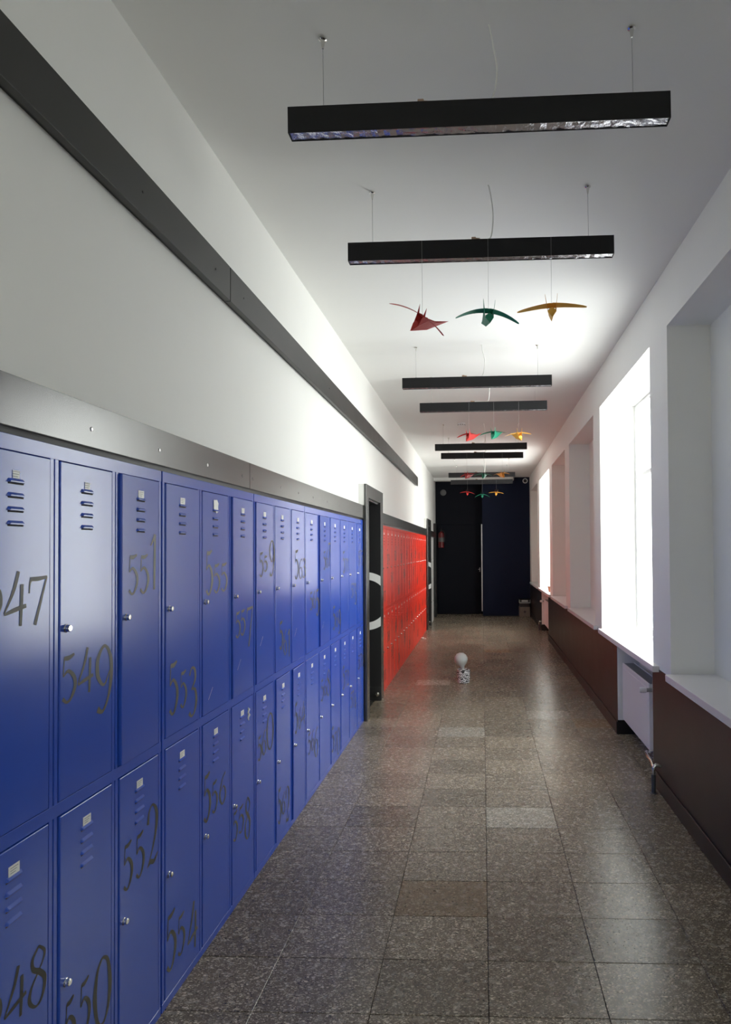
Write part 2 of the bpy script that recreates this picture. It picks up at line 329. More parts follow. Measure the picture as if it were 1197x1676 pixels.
# portals
for i, (a, c) in enumerate(PORT):
    na, fc = ((5.645, 6.595) if i == 0 else (12.03, 12.855))
    p = B(); X0, X1 = -1.075, -1.018
    p.box(X0, X1, na, a, 0.0, 2.088, bevel=0.002); p.box(X0, X1, c, fc, 0.0, 2.088, bevel=0.002); p.box(X0, X1 - 0.0005, a - 0.001, c + 0.001, 1.972, 2.0875)
    po = thing('door_surround', ['dark satin door surround between the blue and the red lockers', 'dark door surround beyond the red lockers, beside the white lockers'][i], 'door frame', (0, 0, 0))
    # split: two jambs and a header
    p.bm.free()
    B().box(X1 - 0.022, X1, na, a, 0.0, 2.088, bevel=0.002).obj('jamb', 'band', po)
    B().box(X1 - 0.022, X1, c, fc, 0.0, 2.088, bevel=0.002).obj('jamb', 'band', po)
    B().box(X1 - 0.022, X1 - 0.0005, a, c, 1.972, 2.0875, bevel=0.001).obj('header', 'band', po)
    bk = B(); bk.box(WL + 0.0005, X1 - 0.0225, na + 0.001, a, 1.90, 2.086); bk.box(WL + 0.0005, X1 - 0.0225, c, fc - 0.001, 1.90, 2.086); bk.box(WL + 0.0005, X1 - 0.0225, a, c, 1.973, 2.086)
    bk.obj('backing_board', 'wall', po)
    bk = B(); bk.box(WL + 0.0005, X1 - 0.0225, na + 0.001, a, 0, 1.899); bk.box(WL + 0.0005, X1 - 0.0225, c, fc - 0.001, 0, 1.899)
    bk.obj('inner_lining', 'black', po)
    r = B(); r.box(PB, WL, c - 0.012, c - 0.0005, 0, 1.968); r.box(PB, WL, a + 0.0005, a + 0.012, 0, 1.968); r.box(PB, X1 - 0.0225, a + 0.0125, c - 0.0125, 1.955, 1.968)
    r.box(WL, X1, c - 0.012, c - 0.0005, 0, 1.968); r.box(WL, X1, a + 0.0005, a + 0.012, 0, 1.968)
    r.obj('reveal_lining', 'black', po)
    B().box(PB + 0.05, X1 - 0.006, c - 0.024, c - 0.0125, 0.0, 0.135, bevel=0.002).obj('kick_board', 'black', po)
    ks = B().lathe([(0.010, -0.022), (0.021, -0.018), (0.024, -0.010), (0.022, 0.0)], (-1.056, c - 0.0242, 0.068), 'Y', 16)
    tag(ks.obj('door_stop', 'chrome', smooth=True), ['round silver door stop low in the recess beside the blue lockers', 'small round silver door stop low in the recess past the red lockers'][i], 'door stop')
    # big white ring painted across the reveal, cut off by its edges
    rg = B(); cx, cz, ro, ri = -1.17, 0.99, 0.29, 0.215
    for sgn in (1, -1):
        prev = None
        for s in range(0, 21):
            x = PB + 0.002 + (X1 - 0.004 - PB) * s / 20
            zo = math.sqrt(max(0, ro * ro - (x - cx) ** 2)); zi = math.sqrt(max(0, ri * ri - (x - cx) ** 2))
            cur = ((x, c - 0.0127, cz + sgn * zi), (x, c - 0.0127, cz + sgn * zo))
            if prev: rg.face((prev[0], cur[0], cur[1], prev[1]))
            prev = cur
    rg.obj('painted_ring', 'label', po)
    dd = struct(B().box(PB - 0.04, PB, a + 0.0, c - 0.0, 0.005, 1.965).obj('door_%d' % (i + 2), 'black'), 'black door leaf deep inside the recess')
    B().tube([(PB, a + 0.09, 1.0), (PB + 0.05, a + 0.09, 1.0), (PB + 0.05, a + 0.2, 1.0)], 0.009).obj('door_handle', 'steel', dd)
struct(B().box(WL, -1.045, 6.60, 6.712, 0, 1.779).obj('trim_9', 'band'), 'narrow dark filler strip before the red lockers')

# ------------------------------------------------------------------ handwritten-style digits
G = {  # strokes of (x, y, half width) in a unit box
 '0': [[(.5, 1, .03), (.2, .86, .05), (.06, .5, .075), (.2, .12, .05), (.5, 0, .03), (.8, .14, .05), (.94, .5, .075), (.8, .88, .05), (.5, 1, .03)]],
 '1': [[(.12, .80, .02), (.45, .88, .04), (.80, 1, .05)], [(.80, 1, .05), (.74, .5, .06), (.68, 0, .05)]],
 '2': [[(.08, .72, .06), (.18, .92, .035), (.5, 1, .03), (.85, .84, .07), (.8, .55, .06), (.45, .25, .03), (.05, .02, .02)], [(.05, .03, .02), (.3, .08, .06), (.6, .04, .055), (.98, .14, .02)]],
 '3': [[(.12, .84, .045), (.38, .98, .03), (.74, .92, .06), (.78, .72, .055), (.34, .54, .02)], [(.34, .54, .02), (.75, .52, .05), (.93, .30, .075), (.72, .07, .045), (.35, .0, .035), (.08, .09, .07)]],
 '4': [[(.62, 1, .055), (.42, .66, .05), (.02, .26, .02)], [(.02, .24, .03), (.45, .30, .055), (.98, .36, .05)], [(.78, .76, .055), (.76, .4, .055), (.72, 0, .045)]],
 '5': [[(.20, .95, .055), (.5, .94, .065), (.86, 1, .035)], [(.20, .97, .02), (.16, .76, .02), (.12, .58, .02)], [(.12, .56, .02), (.45, .66, .045), (.84, .50, .07), (.90, .28, .07), (.62, .05, .045), (.34, .0, .04), (.10, .10, .06)]],
 '6': [[(.88, .98, .04), (.46, .84, .035), (.14, .52, .06), (.12, .22, .07), (.45, .0, .035), (.84, .14, .06), (.88, .36, .06), (.62, .56, .03), (.2, .46, .02)]],
 '7': [[(.04, .66, .02), (.06, .84, .025), (.14, .95, .045)], [(.08, .95, .05), (.5, .95, .055), (1, .98, .035)], [(.98, .98, .03), (.7, .55, .04), (.34, 0, .055)]],
 '8': [[(.55, 1, .03), (.24, .86, .05), (.26, .68, .06), (.6, .54, .07), (.88, .34, .07), (.72, .06, .045), (.40, 0, .03), (.08, .18, .06), (.2, .40, .04), (.66, .62, .025), (.86, .82, .045), (.55, 1, .03)]],
 '9': [[(.84, .60, .02), (.5, .40, .03), (.14, .56, .065), (.14, .82, .06), (.52, 1, .035), (.88, .82, .06), (.92, .5, .065), (.74, .18, .04), (.42, .0, .04), (.12, .06, .075)]],
}
def smooth(pts, n=5):
    if len(pts) < 3: return pts
    P = [pts[0]] + list(pts) + [pts[-1]]; out = []
    for i in range(1, len(P) - 2):
        for s in range(n):
            t = s / n; q = []
            for k in range(3):
                a, b_, c, d_ = P[i - 1][k], P[i][k], P[i + 1][k], P[i + 2][k]
                q.append(0.5 * (2 * b_ + (c - a) * t + (2 * a - 5 * b_ + 4 * c - d_) * t * t + (3 * b_ - a - 3 * c + d_) * t ** 3))
            out.append(tuple(q))
    out.append(pts[-1]); return out
def digit_mesh(ch, W_, H_):
    """one flat vinyl digit, its lower near corner at the origin"""
    b = B(); lay = 0
    for st in G[ch]:
        lay += 1; pp = smooth(st); xo = 0.0006 + 0.00008 * lay; prev = None
        P = [Vector((p[0] * W_, p[1] * H_)) for p in pp]
        for i, p in enumerate(P):
            t = (P[min(i + 1, len(P) - 1)] - P[max(i - 1, 0)])
            t = t.normalized() if t.length > 0 else Vector((0, 1)); nn = Vector((-t.y, t.x)) * max(0.0, pp[i][2]) * (0.115 if H_ < 0.14 else 0.15) * 0.80
            cur = ((xo, p.x + nn.x, p.y + nn.y), (xo, p.x - nn.x, p.y - nn.y))
            if prev: b.face((prev[0], prev[1], cur[1], cur[0]))
            prev = cur
    return b.mesh('number_digit', 'digit', fix=False)
DIG = {"547":[[1.314,1.367,1.35,1.48],[1.373,1.444,1.334,1.458],[1.45,1.513,1.331,1.444]],"549":[[1.568,1.628,1.123,1.24],[1.633,1.701,1.128,1.248],[1.71,1.79,1.062,1.241]],"551":[[1.86,1.918,1.375,1.491],[1.927,1.986,1.374,1.491],[1.992,2.033,1.38,1.555]],"553":[[2.117,2.183,0.953,1.126],[2.197,2.248,0.958,1.083],[2.262,2.33,0.909,1.085]],"555":[[2.405,2.47,1.336,1.503],[2.478,2.539,1.338,1.45],[2.549,2.614,1.34,1.452]],"557":[[2.688,2.747,1.133,1.241],[2.748,2.807,1.136,1.245],[2.824,2.905,1.074,1.251]],"559":[[2.99,3.045,1.38,1.494],[3.054,3.106,1.402,1.476],[3.134,3.218,1.378,1.551]],"561":[[3.293,3.349,0.991,1.134],[3.359,3.417,0.949,1.084],[3.428,3.472,0.929,1.076]],"563":[[3.567,3.639,1.343,1.505],[3.645,3.719,1.339,1.456],[3.725,3.79,1.343,1.455]],"565":[[3.883,3.945,1.139,1.247],[3.952,4.018,1.143,1.25],[4.027,4.103,1.09,1.256]],"567":[[4.201,4.263,1.375,1.496],[4.27,4.341,1.385,1.5],[4.351,4.423,1.391,1.555]],"569":[[4.482,4.553,0.945,1.108],[4.564,4.641,0.952,1.065],[4.649,4.728,0.897,1.066]],"571":[[4.813,4.877,1.329,1.495],[4.898,4.951,1.335,1.438],[4.963,5.011,1.333,1.437]],"573":[[5.124,5.18,1.121,1.234],[5.19,5.247,1.131,1.23],[5.257,5.331,1.055,1.231]],"575":[[5.417,5.482,1.374,1.493],[5.49,5.552,1.399,1.504],[5.56,5.626,1.37,1.498]],"548":[[1.314,1.372,0.472,0.601],[1.379,1.45,0.457,0.574],[1.454,1.52,0.443,0.577]],"550":[[1.582,1.625,0.247,0.376],[1.642,1.689,0.246,0.384],[1.705,1.786,0.211,0.391]],"552":[[1.845,1.897,0.513,0.646],[1.913,1.964,0.515,0.645],[1.98,2.049,0.513,0.701]],"554":[[2.102,2.171,0.11,0.296],[2.181,2.235,0.116,0.25],[2.255,2.335,0.073,0.242]],"556":[[2.386,2.449,0.482,0.659],[2.46,2.513,0.488,0.607],[2.529,2.599,0.489,0.609]],"558":[[2.672,2.722,0.284,0.404],[2.732,2.794,0.29,0.401],[2.804,2.874,0.23,0.409]],"560":[[2.971,3.02,0.522,0.633],[3.024,3.087,0.529,0.645],[3.093,3.197,0.528,0.704]],"562":[[3.254,3.307,0.111,0.287],[3.315,3.378,0.13,0.24],[3.384,3.458,0.058,0.245]],"564":[[3.544,3.598,0.485,0.654],[3.618,3.674,0.488,0.608],[3.679,3.768,0.487,0.625]],"566":[[3.828,3.894,0.278,0.402],[3.905,3.965,0.277,0.4],[3.972,4.067,0.213,0.395]],"568":[[4.142,4.21,0.523,0.661],[4.222,4.288,0.541,0.645],[4.296,4.403,0.52,0.693]],"570":[[4.422,4.5,0.106,0.274],[4.512,4.576,0.08,0.217],[4.588,4.693,0.029,0.221]],"572":[[4.791,4.853,0.459,0.632],[4.873,4.928,0.456,0.585],[4.939,5.016,0.454,0.571]],"574":[[5.073,5.142,0.252,0.373],[5.152,5.211,0.234,0.371],[5.22,5.304,0.19,0.329]],"576":[[5.389,5.453,0.499,0.617],[5.464,5.531,0.49,0.615],[5.54,5.617,0.497,0.665]]}

# ------------------------------------------------------------------ lockers
XF = -1.050; ZT = 1.765
ZU = (0.884, 1.727); ZL = (0.030, 0.847)
LOUV = None
def louvre_mesh():
    # hooded pressing: round-ended bulge, open below, where a dark plate paints the shade
    b = B(); L_, H_ = 0.027, 0.0085
    n = 10
    outline = [(-L_ + H_ * (1 - math.cos(a)) * 0.6, H_ * math.sin(a)) for a in [0, .5, 1.0, math.pi / 2]] + [(L_ - H_ * (1 - math.cos(a)) * 0.6, H_ * math.sin(a)) for a in [math.pi / 2, 1.0, .5, 0]]
    base = [b.bm.verts.new((0, y, z - 0.003)) for y, z in outline]
    top = [b.bm.verts.new((0.0055, y * 0.86, (z - 0.003) * 0.35 - 0.0022)) for y, z in outline]
    for i in range(len(outline) - 1): b.bm.faces.new((base[i], base[i + 1], top[i + 1], top[i]))
    b.bm.faces.new(top)
    me = b.mesh('louvre', None, smooth=False); return me
LOUVB = louvre_mesh(); 
LOUV = {}
for c_ in ('blue', 'red', 'white_steel'):
    me = LOUVB.copy(); me.materials.append(M[c_]); LOUV[c_] = me
SLOT = B().box(0, 0.0006, -0.024, 0.024, -0.0075, -0.0035).mesh('slot_shade', 'slot')  # dark plate on the door face, painted as the shade under the hood
def lock_mesh():
    return B().lathe([(0.0105, 0.0), (0.0105, 0.002), (0.0090, 0.0035), (0.0085, 0.011), (0.0070, 0.0125), (0.0015, 0.0127)], (0, 0, 0), 'X', 18).box(0.0120, 0.0132, -0.0010, 0.0010, -0.0045, 0.0045).mesh('lock', 'chrome', smooth=True)
LOCK = lock_mesh()
lb = B().box(0, 0.0012, -0.019, 0.019, -0.0115, 0.0115, bevel=0.0004); LABEL = lb.mesh('name_plate', 'label')
pb = B()
for k in range(3): pb.box(0.0012, 0.0014, -0.012, 0.012 - 0.004 * k, 0.0055 - 0.0055 * k, 0.0068 - 0.0055 * k)
PRINT = pb.mesh('printed_lines', 'ink')
TORN = B(); TORN.face([(0.001, y, z) for y, z in [(-.022, .032), (.012, .034), (.024, .020), (.020, .006), (.024, -.012), (.004, -.020), (-.006, -.008), (-.016, -.012), (-.020, .004), (-.010, .010), (-.022, .014)]])
TORN = TORN.mesh('torn_sticker', 'label')
SQ = B().tube([(0.001, -.004, .03), (0.001, .006, .022), (0.001, -.004, .010), (0.001, .006, -.002), (0.001, -.003, -.014), (0.001, .004, -.026)], [.003, .006, .004, .007, .004, .003], n=6).mesh('sticker', 'label')
DM = {}
def door_mesh(wd, z, mt):
    k = (round(wd, 3), z, mt)
    if k not in DM: DM[k] = B().box(-0.018, 0, 0, wd, 0, z[1] - z[0], bevel=0.0018, seg=2).mesh('door', mt)
    return DM[k]
SC = B()
for _ in range(1): SC.face([(0.0003, 0, 0), (0.0003, .05, .045), (0.0003, .051, .044), (0.0003, .001, -.001)])
SC = SC.mesh('scratch', 'label')
def locker_unit(a, c, n0, mt, label, group, numbers=True):
    """a three-column, six-door steel cabinet between y=a and y=c; n0 is the first odd number"""
    p = (c - a) / 3
    u = thing('locker_cabinet', label, 'locker', (XF, a, 0), group)
    f = B(); st = 0.016
    f.box(-0.36 if False else -0.037, -0.030, 0.001, c - a - 0.001, 0.0, ZT)       # back sheet behind the door gaps
    for i in range(3):
        f.box(-0.030, -0.0005, i * p + 0.0018, i * p + st, 0.001, ZT - 0.001, bevel=0.001); f.box(-0.030, -0.0005, (i + 1) * p - st, (i + 1) * p - 0.0018, 0.001, ZT - 0.001, bevel=0.001)
    for z0, z1 in ((0.0, ZL[0] - 0.002), (ZL[1] + 0.002, ZU[0] - 0.002), (ZU[1] + 0.002, ZT)):
        f.box(-0.030, 0.0, 0.0005, c - a - 0.0005, z0, z1, bevel=0.001)
    f.obj('cabinet_frame', mt, u)
    for i in range(3):
        for lower in (0, 1):
            z = ZL if lower else ZU; wd = p - 2 * st - 0.008; num = n0 + 2 * i + lower
            d = link('door', door_mesh(wd, z, mt), None, u, (0.0015, i * p + st + 0.004, z[0]))
            rz = {551: 0.030, 557: 0.022, 567: 0.030, 564: 0.026, 562: 0.014, 549: 0.0, 547: 0.0, 553: 0.004}.get(num, max(-0.003, random.gauss(0.002, 0.005)))
            # hinged on the far edge, which stays flush while the lock edge stands a little proud
            d.rotation_euler = (0, random.gauss(0, 0.0010), rz); d.location.x += wd * max(rz, 0)
            ym = wd * 0.48; zt = z[1] - z[0]
            for k in range(4):
                zz = zt - 0.066 - 0.0315 * k
                lo = link('louvre', LOUV[mt], None, d, (0.0001, ym, zz)); link('slot_shade', SLOT, None, lo, (0.0002, 0, 0)) if False else None
                link('slot_shade', SLOT, None, d, (0.0003, ym, zz))
            lp = link('name_plate', LABEL, None, d, (0.0002, ym, zt - 0.055 + 0.004)); lp.scale = (1, 0.9, 1)
            if num in (547, 549): lp.scale = (1, 0.55, 0.8)
            if n0 < 576 and not (mt != 'blue'): link('printed_lines', PRINT, None, d, (0.0003, ym, zt - 0.051))
            link('lock', LOCK, None, d, (0.0, 0.022, zt - 0.418))
            if num == 555: link('torn_sticker', TORN, None, d, (0.0015, ym, zt - 0.058))
            if num == 558: link('sticker', SQ, None, d, (0.0005, ym + 0.07, zt - 0.075))
            if num in (555, 557, 559, 563, 567):
                s = link('scratch', SC, None, d, (0.0, wd * 0.2, 0.05 + 0.03 * (num % 5))); s.scale = (1, 0.8, 0.9)
            if numbers:
                if str(num) in DIG: it = [(ch, *v) for ch, v in zip(str(num), DIG[str(num)])]
                else:
                    q = ((num - 1) // 2 - 273) % 4; base = ((1.34, 1.13, 1.378, 0.95) if not lower else (0.488, 0.28, 0.522, 0.11))[q if not lower else (q)]
                    y0 = a + i * p + st + 0.02; it = []
                    bigk = (0, 2, 2, 0)[q]
                    for k, ch in enumerate(str(num)):
                        hh = 0.17 if k == bigk else 0.113
                        it.append((ch, y0 + 0.072 * k, y0 + 0.072 * k + 0.06, base - (0.05 if k == bigk and q == 1 else 0), base - (0.05 if k == bigk and q == 1 else 0) + hh))
                oy, oz = a + d.location.y, z[0]
                it = [(ch, max(y0 - oy, 0.004) if y1 - oy > 0.03 else y0 - oy, y1 - oy, z0 - oz, z1 - oz) for ch, y0, y1, z0, z1 in it]
                for ch, y0, y1, z0, z1 in it: link('number_digit', digit_mesh(ch, y1 - y0, z1 - z0), None, d, (0, y0, z0))
    return u
blue = [(1.280, 2.072, 547), (2.078, 2.925, 553), (2.930, 3.775, 559), (3.780, 4.712, 565), (4.717, 5.638, 571)]
for a, c, n0 in blue:
    locker_unit(a, c, n0, 'blue', {547: 'nearest blue steel locker cabinet, at the left edge of the picture', 553: 'second blue steel locker cabinet from the left, door with a torn sticker',
     559: 'third blue steel locker cabinet, middle one of the five blue ones', 565: 'fourth blue steel locker cabinet, last but one before the dark door surround', 571: 'farthest blue steel locker cabinet, against the dark door surround'}[n0], 'blue locker cabinets')
reds = [6.72 + 0.882 * i for i in range(7)]
where = ['nearest of the six, next to the dark door surround', 'second of the six from the door surround', 'third of the six from the door surround', 'fourth of the six from the door surround', 'fifth of the six, last but one before the far doorway', 'farthest of the six, against the far doorway']
for i in range(6):
    locker_unit(reds[i] + 0.001, reds[i + 1] - 0.002, 577 + 6 * i, 'red', 'bright red steel locker cabinet, ' + where[i], 'red locker cabinets')
locker_unit(12.92, 13.82, 613, 'white_steel', 'white steel locker cabinet beyond the red ones, near the end wall', 'white lockers', numbers=False)

# ------------------------------------------------------------------ hanging lamps
LW = {}
def lamp(y, x, top, tilt, label, seed):
    rnd = random.Random(seed)
    t = thing('pendant_lamp', label, 'ceiling lamp', (x, y + 0.022, top), 'black linear pendant lamps'); t.rotation_euler = (0, -tilt, 0)
    h = 0.084; D_ = 0.022
    b = B()
    b.box(-0.6, 0.6, -D_, -D_ + 0.002, -h, 0); b.box(-0.6, 0.6, D_ - 0.002, D_, -h, 0); b.box(-0.6, 0.6, -D_, D_, -0.002, 0)
    b.box(-0.6, -0.597, -D_, D_, -h, 0); b.box(0.597, 0.6, -D_, D_, -h, 0)
    if 'h' not in LW: LW['h'] = b.mesh('housing', 'lamp')
    link('housing', LW['h'], None, t)
    if 'l' not in LW:
        b = B(); n = 60; pr = None
        vs = []
        for i in range(n + 1):
            xx = -0.595 + 1.19 * i / n
            row = [b.bm.verts.new((xx, yy, -h + 0.001 + rnd.uniform(0, 0.0022) + (0.001 if i % 2 else 0))) for yy in (-D_ + 0.002, -0.01, 0, 0.01, D_ - 0.002)]
            if pr: [b.bm.faces.new((pr[k], pr[k + 1], row[k + 1], row[k])) for k in range(4)]
            pr = row
        LW['l'] = b.mesh('diffuser_film', 'louvre', fix=False)
        lb_ = B()
        for i in range(40): lb_.box(-0.585 + 0.03 * i, -0.5835 + 0.03 * i, -D_ + 0.002, D_ - 0.002, -h + 0.006, -h + 0.03)
        LW['v'] = lb_.mesh('louvre_blade', 'steel')
    link('diffuser_film', LW['l'], None, t)
    lv = link('louvre_blades', LW['v'], None, t); lv['kind'] = 'stuff'
    gap = ZC - top - 0.002
    for sx in (-0.49, 0.49):
        g = gap - sx * tilt
        B().tube([(sx, 0, -0.001), (sx, 0, g - 0.03)], 0.0011, n=6).obj('suspension_cable', 'steel', t)
        B().lathe([(0.0105 * 1.2, g), (0.0105 * 1.2, g - 0.004), (0.007, g - 0.007), (0.005, g - 0.022), (0.0025, g - 0.032)], (sx, 0, 0), 'Z', 14).obj('ceiling_mount', 'chrome', t, smooth=True)
        B().lathe([(0.005, 0.0), (0.005, 0.004), (0.002, 0.010)], (sx, 0, 0), 'Z', 10).obj('cable_gripper', 'steel', t, smooth=True)
    cx = {0: -0.17, 1: -0.02}.get(seed, -0.1)
    B().box(cx - 0.018, cx + 0.002, -0.012, 0.008, 0.0, 0.016, bevel=0.002).tube([(cx, 0, 0.010), (cx + 0.02, 0.0, 0.008)], 0.006).obj('cord_connector', 'beige', t, smooth=False)
    # cord dips from the ceiling and lies along the top to the connector
    x1 = 0.05; g = gap - 0.05 * tilt
    pts = [(x1 - 0.01, -0.03, g), (x1 - 0.006, -0.03, g - 0.01), (x1 + 0.004, -0.02, g - 0.06), (x1 + 0.010 + 0.008 * rnd.random(), -0.01, g - 0.13), (x1 + 0.004, 0.0, 0.03), (x1 - 0.012, 0.0, 0.008), (x1 - 0.04, 0, 0.006), (cx + 0.005, 0, 0.007)]
    sp = smooth([tuple(p) for p in pts], 6)
    B().tube(sp, 0.0028 if seed < 2 else 0.0034, n=8).obj('power_cord', 'cord', t, smooth=True)
    return t
lamps = [(1.997, -0.006, 2.912, 'nearest black linear pendant lamp, at the top of the picture'), (2.884, 0.0, 2.900, 'second nearest black pendant lamp, with paper birds under it'),
 (5.146, -0.034, 2.888, 'third black pendant lamp from the front, just above the fourth in view'), (6.057, 0.019, 2.892, 'fourth black pendant lamp from the front, right behind the third'),
 (8.384, -0.008, 2.884, 'fifth black pendant lamp, below the small ceiling smoke detector'), (9.378, 0.008, 2.914, 'sixth black pendant lamp from the front, with far birds in front of it'),
 (11.593, 0.002, 2.888, 'seventh black pendant lamp, last but one before the end wall'), (12.473, 0.0, 2.854, 'farthest black pendant lamp, just before the navy end wall')]
for i, (y, x, top, lab) in enumerate(lamps): lamp(y, x, top, (0.009, 0.004, 0.006, 0.006, 0.005, 0.0, 0.003, 0.005)[i], lab, i)

# ------------------------------------------------------------------ paper birds
def bird(x, y, z, top, mt, yaw, roll, pitch, label, group, droop=0.022, lw=(0.14, 0.14)):
    t = thing('paper_bird', label, 'bird decoration', (x, y, z), group, rot=(pitch, roll, yaw))
    def sheet(name, polys, th=0.0009):
        b = B()
        for P_ in polys: b.face(P_)
        o = b.obj(name, mt, t); md = o.modifiers.new('thickness', 'SOLIDIFY'); md.thickness = th; md.offset = 0; return o
    # two cheeks folded from a keel, each with a tall forked prong
    for s in (-1, 1):
        sheet('side_panel', [[(0, -0.036, -0.068), (s * 0.019, -0.022, -0.036), (s * 0.021, -0.018, 0.0), (s * 0.0275, -0.016, 0.050), (s * 0.0235, -0.006, 0.012), (s * 0.020, 0.012, 0.010), (s * 0.018, 0.030, 0.0)],
                             [(0, -0.036, -0.068), (s * 0.018, 0.030, 0.0), (s * 0.010, 0.085, -0.004), (0, 0.155, 0.012), (0, 0.05, -0.048)]])
    sheet('breast', [[(0, -0.040, -0.069), (0.019, -0.024, -0.037), (0.017, -0.021, -0.026), (0, -0.026, -0.018), (-0.017, -0.021, -0.026), (-0.019, -0.024, -0.037)]])
    sheet('breast_ridge', [[(0, -0.041, -0.069), (0.0015, -0.030, -0.02), (-0.0015, -0.030, -0.02)]])
    w_ = B(); n = 14
    for s, L_ in ((-1, lw[0]), (1, lw[1])):
        pr = None
        for i in range(n + 1):
            q = i / n; xx = s * (0.006 + q * L_); zz = 0.006 - droop * q * q * (L_ / 0.14) ; ch = 0.020 * (1 - q) ** 0.6 + 0.001
            cur = (w_.bm.verts.new((xx, -ch * 0.5 + 0.012 * q, zz + 0.2 * ch)), w_.bm.verts.new((xx, ch * 0.9 + 0.02 * q, zz - 0.25 * ch)))
            if pr: w_.bm.faces.new((pr[0], cur[0], cur[1], pr[1]))
            pr = cur
        if s == -1: pass
    w_.face([(-0.0215, -0.012, 0.0085), (0.0215, -0.012, 0.0085), (0.0205, 0.016, -0.002), (-0.0205, 0.016, -0.002)])
    o = w_.obj('wing', mt, t); md = o.modifiers.new('thickness', 'SOLIDIFY'); md.thickness = 0.0010; md.offset = 0
    Rm = Matrix.LocRotScale(Vector((x, y, z)), t.rotation_euler, None)
    a = Rm.inverted() @ Vector((x, y, top)); B().tube([(0, 0, 0.004), tuple(a)], 0.0006, n=5).obj('hanging_thread', 'thread', t)
    return t
gA, gB, gC, gD = 'birds hanging under the second lamp', 'birds hanging under the fourth lamp', 'birds hanging under the sixth lamp', 'birds hanging at the last lamp'
bird(-0.262, 2.876, 2.545, 2.895, 'c_red', math.radians(-42), math.radians(36), math.radians(4), 'large red paper bird, tilted, hanging left under the second lamp', gA, lw=(0.275, 0.15))
bird(0.036, 2.876, 2.566, 2.895, 'c_green', math.radians(12), math.radians(2), math.radians(-4), 'large green paper bird hanging centrally under the second lamp', gA, droop=0.042)
bird(0.318, 2.876, 2.585, 2.895, 'c_yellow', math.radians(-4), math.radians(-2), math.radians(-6), 'large yellow paper bird hanging right under the second lamp', gA, droop=0.014, lw=(0.148, 0.15))
bird(-0.115, 6.045, 2.585, 2.886, 'c_red', math.radians(-50), math.radians(6), 0.1, 'red paper bird hanging under the fourth lamp, mid corridor', gB, lw=(0.20, 0.1))
bird(0.118, 6.045, 2.600, 2.886, 'c_green', math.radians(-35), math.radians(4), 0.1, 'green paper bird hanging under the fourth lamp, mid corridor', gB, lw=(0.17, 0.13))
bird(0.352, 6.045, 2.585, 2.886, 'c_yellow', math.radians(28), math.radians(-8), 0.1, 'yellow paper bird hanging under the fourth lamp, mid corridor', gB)
bird(-0.215, 9.372, 2.595, 2.908, 'c_red', math.radians(-40), math.radians(-4), 0.0, 'small far red paper bird seen against the seventh lamp', gC)
bird(0.03, 9.372, 2.595, 2.908, 'c_green', math.radians(-20), math.radians(4), 0.0, 'small far green paper bird seen against the seventh lamp', gC, droop=0.03, lw=(0.15, 0.12))
bird(0.30, 9.372, 2.605, 2.908, 'c_yellow', math.radians(35), math.radians(-6), 0.0, 'small far yellow paper bird seen against the seventh lamp', gC)
bird(-0.278, 12.468, 2.61, 2.848, 'c_red', math.radians(8), math.radians(4), 0.0, 'farthest red paper bird, in front of the navy end wall', gD, droop=0.03)
bird(0.010, 12.468, 2.56, 2.848, 'c_green', math.radians(0), 0, 0.0, 'farthest green paper bird, in front of the navy end wall', gD, droop=0.055)
bird(0.282, 12.468, 2.60, 2.848, 'c_yellow', math.radians(-6), math.radians(4), 0.0, 'farthest yellow paper bird, in front of the navy end wall', gD, droop=0.02)

